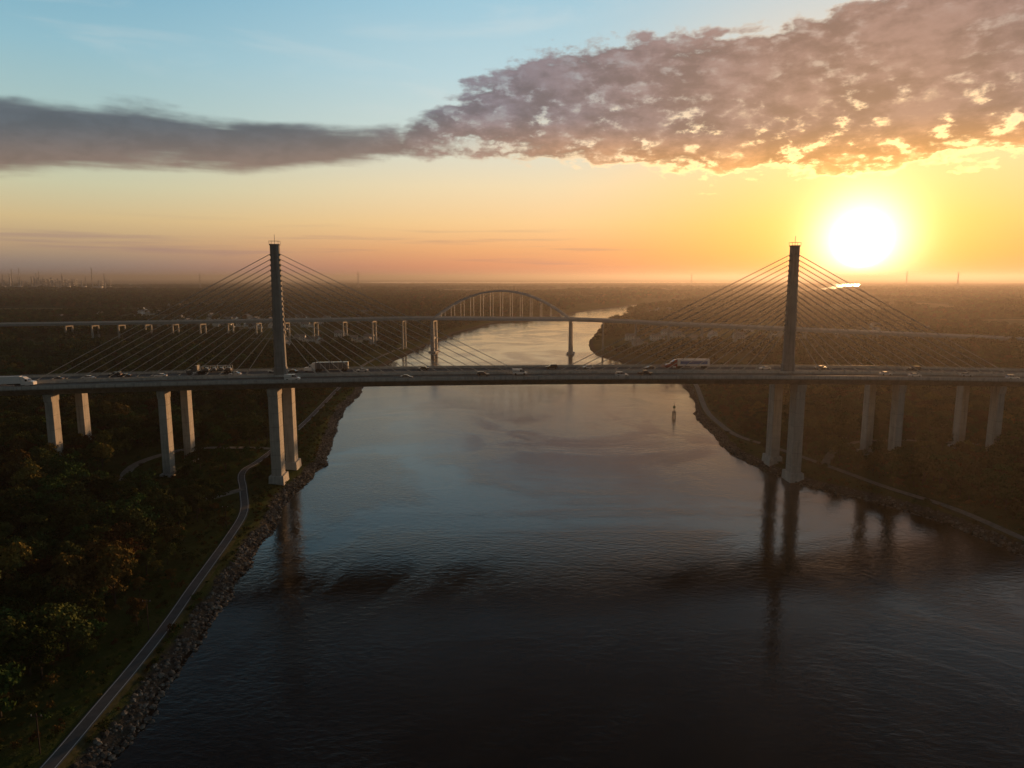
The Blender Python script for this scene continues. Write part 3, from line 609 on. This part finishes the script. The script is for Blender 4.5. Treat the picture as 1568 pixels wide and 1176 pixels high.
def semi_mesh(cab,tr,flat=False,band=None):
    mb=MB()
    mb.loft([[(4.2,yy,.6),(8.9,yy,.6),(8.95,yy,1.5),(8.7,yy,1.85),(7.1,yy,2.05),(6.7,yy,2.9),(6.2,yy,3.0),(5.2,yy,3.75),(4.2,yy,3.85)] for yy in(-1.2,1.2)],0)
    mb.add([(7.13,-1.05,2.08),(7.13,1.05,2.08),(6.74,1.05,2.88),(6.74,-1.05,2.88)],[(0,1,2,3)],1)
    for sg in(-1,1):
        mb.box((6.3,sg*1.22,2.4),(.8,.05,.65),1); mb.strut((4.0,sg*1.05,1.),(4.0,sg*1.05,4.1),.16,n=8,mi=3); mb.box((5.4,sg*1.05,.85),(1.4,.5,.5),3)
        mb.box((8.9,sg*.95,1.2),(.14,.35,.25),3)
    mb.box((1.5,0,.95),(6.,.9,.3),2)
    if flat:
        mb.box((-3.,0,1.35),(13.6,2.5,.3),2)
        for k in range(4):
            cx=-8.2+k*3.1; mb.loft([[(cx-1.3,yy,1.5),(cx+1.3,yy,1.5),(cx+1.3,yy,2.0),(cx+.7,yy,2.1),(cx+.3,yy,2.7),(cx-.8,yy,2.7),(cx-1.3,yy,2.1)] for yy in(-.95,.95)],4)
        for k in range(5): mb.strut((-9.7+k*3.1,1.2,1.5),(-9.7+k*3.1,1.2,3.4),.12,mi=3); mb.strut((-9.7+k*3.1,-1.2,1.5),(-9.7+k*3.1,-1.2,3.4),.12,mi=3)
        for sg in(-1,1): mb.strut((-9.7,sg*1.2,3.4),(2.7,sg*1.2,3.4),.14,mi=3)
    else:
        mb.box((-2.9,0,2.65),(13.6,2.58,2.8),4)
        for k in range(8):
            for sg in(-1,1): mb.box((-9.3+k*1.83,sg*1.3,2.65),(.06,.05,2.7),3)
        if band:
            for sg in(-1,1): mb.box((-2.9,sg*1.31,2.6),(11.6,.05,1.3),5)
        mb.box((-9.68,0,1.0),(.1,2.2,.15),2)
    mb.box((-2.9,0,1.15),(13.,1.,.2),2)
    for xx,ny in((8.,1),(3.6,2),(2.3,2),(-7.2,2),(-8.5,2)):
        for sg in(-1,1): wheel(mb,xx,sg*1.02,.5,.32 if ny==1 else .55,2)
    return mb.mesh('semi_truck',[paint[cab],M_glass,M_tyre,M_par,tr,band or tr])
def veh(name,me,a,v,s_=1.12):
    o=bpy.data.objects.new(name,me); COL.objects.link(o); o.location=bw(a,v,dz_(a)+.04); o.rotation_euler=(0,0,BA+(0 if v<0 else math.pi)); o.scale=(s_,)*3
    sl_=12e-5*a; o.rotation_euler[1]=math.atan(sl_)*(1 if v<0 else -1)
ca={}
def cm(k,p):
    if (k,p) not in ca: ca[(k,p)]=car_mesh(k,p)
    return ca[(k,p)]
for k,p,a,v in [('car','silver',-197,6.4),('car','black',-183,10.1),('car','white',-166,6.4),('car','silver',-134,6.4),('van','white',-104,-13.75),('car','silver',-79,10.1),('car','grey',-57,-13.75),('car','black',-52,13.75),
    ('suv','black',-25,-10.1),('van','white',-9,-6.4),('suv','black',7,13.75),('car','silver',24,13.75),('pickup','black',45,-10.1),('car','black',52,10.1),('car','white',106,10.1),('car','white',154,-6.4),('car','white',165,-10.1),('car','silver',191,-6.4),('suv','white',207,-13.75),('car','grey',-240,10.1),('car','silver',-119,13.75),('suv','grey',240,10.1),('suv','black',-189,13.75),('car','grey',-210,6.4),('car','black',-110,10.1),('suv','silver',34,-13.75),('car','grey',134,13.75),('suv','black',180,13.75)]:
    veh({'car':'car','suv':'suv','van':'van','pickup':'pickup_truck'}[k],cm(k,p),a,v)
veh('semi_truck',semi_mesh('white',M_trailer),-219,-10.1,1.06)
veh('car_transporter_truck',semi_mesh('grey',paint['grey'],flat=True),-148,13.75,1.06)
veh('semi_truck',semi_mesh('white',paint['grey']),-96,13.75,1.06)
veh('semi_truck',semi_mesh('red',M_trailer,band=paint['blue']),70,13.75,1.1)
# ------------------------------------------------------------ channel marker, poles
mb=MB(); mb.strut((0,0,-3),(0,0,7.5),.45,n=8); mb.box((0,0,3.2),(2.2,2.2,.25)); 
for sx in(-1,1):
    for sy in(-1,1): mb.strut((sx*.9,sy*.9,-3),(sx*.9,sy*.9,3.2),.3,n=6); mb.strut((sx*.9,sy*.9,3.2),(sx*.9,sy*.9,4.3),.08)
    mb.strut((sx*.9,-.9,.6),(sx*-.9,-.9,2.9),.14); mb.strut((-.9,sx*.9,.6),(.9,sx*.9,2.9),.14)
mb.box((0,-.35,6.3),(1.5,.1,1.5),1); mb.strut((0,0,7.5),(0,0,8.5),.4,n=8,mi=2); mb.strut((0,0,8.5),(0,0,10),.08)
mb.obj('channel_marker',[mat('dark_steel',(.06,.06,.06)),mat('daymark_green',(.03,.15,.07)),M_lamp],loc=(104.7,451,0))
def pole(px_,py_,h_):
    mb=MB(); mb.strut((0,0,-1),(0,0,h_),.26,n=8); mb.strut((-1.1,0,h_-.6),(1.1,0,h_-.6),.14)
    for k in(-1,0,1): mb.strut((k*.9,0,h_-.55),(k*.9,0,h_-.2),.12,n=6,mi=1)
    mb.obj('utility_pole',[M_bark,M_conc2],loc=(px_,py_,float(terr(px_,py_))))
pole(-89.5,164,8); pole(-99,236,8); pole(-86,118,8); pole(158,330,9)
Mg=mat('galvanised_steel',(.3,.3,.3))
def ttower(px_,py_,h_):
    mb=MB(); L_=[(0,6),(h_*.5,2.6),(h_*.8,1.2),(h_,.4)]
    for sx in(-1,1):
        for sy in(-1,1):
            for (z0,w0),(z1,w1) in zip(L_,L_[1:]): mb.strut((sx*w0,sy*w0,z0),(sx*w1,sy*w1,z1),.7)
    for k in range(8):
        z0=h_*k/9; z1=h_*(k+1)/9; w0=np.interp(z0,[q[0] for q in L_],[q[1] for q in L_]); w1=np.interp(z1,[q[0] for q in L_],[q[1] for q in L_])
        for sy in(-1,1): mb.strut((-w0,sy*w0,z0),(w1,sy*w1,z1),.4); mb.strut((w0,sy*w0,z0),(-w1,sy*w1,z1),.4)
    for zz,aw in((h_*.72,9),(h_*.84,11),(h_*.95,7)): mb.strut((-aw,0,zz),(aw,0,zz),.8)
    mb.obj('transmission_tower',[Mg],loc=(px_,py_,float(terr(px_,py_))))
ttower(2750,5000,125); ttower(2480,3990,110); ttower(-900,4200,115); ttower(-2000,4600,110); ttower(1400,5600,115)
# refinery
rf=empty('refinery',(0,0,0))
Mref=mat('refinery_metal',(.26,.26,.27),(.40,.40,.40),.02,.6)
r=random.Random(5); mb=MB(); RY=5000
for k in range(64):
    x_=-3780+r.random()*480 if k<36 else -3700+r.random()*800; y_=RY+r.random()*500; g0=float(terr(x_,y_)); u=r.random()
    if u<.22:
        h_=r.uniform(95,122)+(38 if r.random()<.25 else 0); ra=r.uniform(2.5,4.5)
        n=10; mb.loft([[(x_+q*math.cos(6.283*j/n),y_+q*math.sin(6.283*j/n),zz) for j in range(n)] for q,zz in((ra,g0),(ra*.9,g0+h_*.5),(ra*.62,g0+h_))])
    elif u<.7:
        h_=r.uniform(45,95); mb.strut((x_,y_,g0),(x_,y_,g0+h_),r.uniform(5,9),n=10)
        for zz in np.arange(20,h_,18): mb.strut((x_,y_,g0+zz),(x_,y_,g0+zz+1.5),12,n=10)
    else:
        h_=r.uniform(35,65); 
        for q in range(4):
            for sx in(-1,1): mb.strut((x_+sx*16,y_,g0),(x_+sx*16,y_,g0+h_),2.)
            mb.box((x_,y_,g0+h_*(q+1)/4),(36,24,2.4))
for k in range(9): mb.strut((-3700+k*110,RY-120,0),(-3700+k*110,RY-120,32),60,n=20)
mb.obj('towers_and_stacks',[Mref],rf)
# ------------------------------------------------------------ haze: real air volume over the land (scattering + absorbing)
mb=MB(); mb.box((0,39000,50),(139000,81000,240)); 
hz=mb.obj('haze',[])
m_=bpy.data.materials.new('haze'); m_.use_nodes=True; m_.node_tree.nodes.clear(); t=NT(m_.node_tree)
vs_=t.n.new('ShaderNodeVolumeScatter'); vs_.inputs['Color'].default_value=(1,.94,.92,1); vs_.inputs['Density'].default_value=4.2e-5; vs_.inputs['Anisotropy'].default_value=.6
va_=t.n.new('ShaderNodeVolumeAbsorption'); va_.inputs['Color'].default_value=(0,0,0,1); va_.inputs['Density'].default_value=6.0e-5
ah=t.n.new('ShaderNodeAddShader'); t.l.new(vs_.outputs[0],ah.inputs[0]); t.l.new(va_.outputs[0],ah.inputs[1])
o_=t.n.new('ShaderNodeOutputMaterial'); t.l.new(ah.outputs[0],o_.inputs['Volume']); hz.data.materials.append(m_)
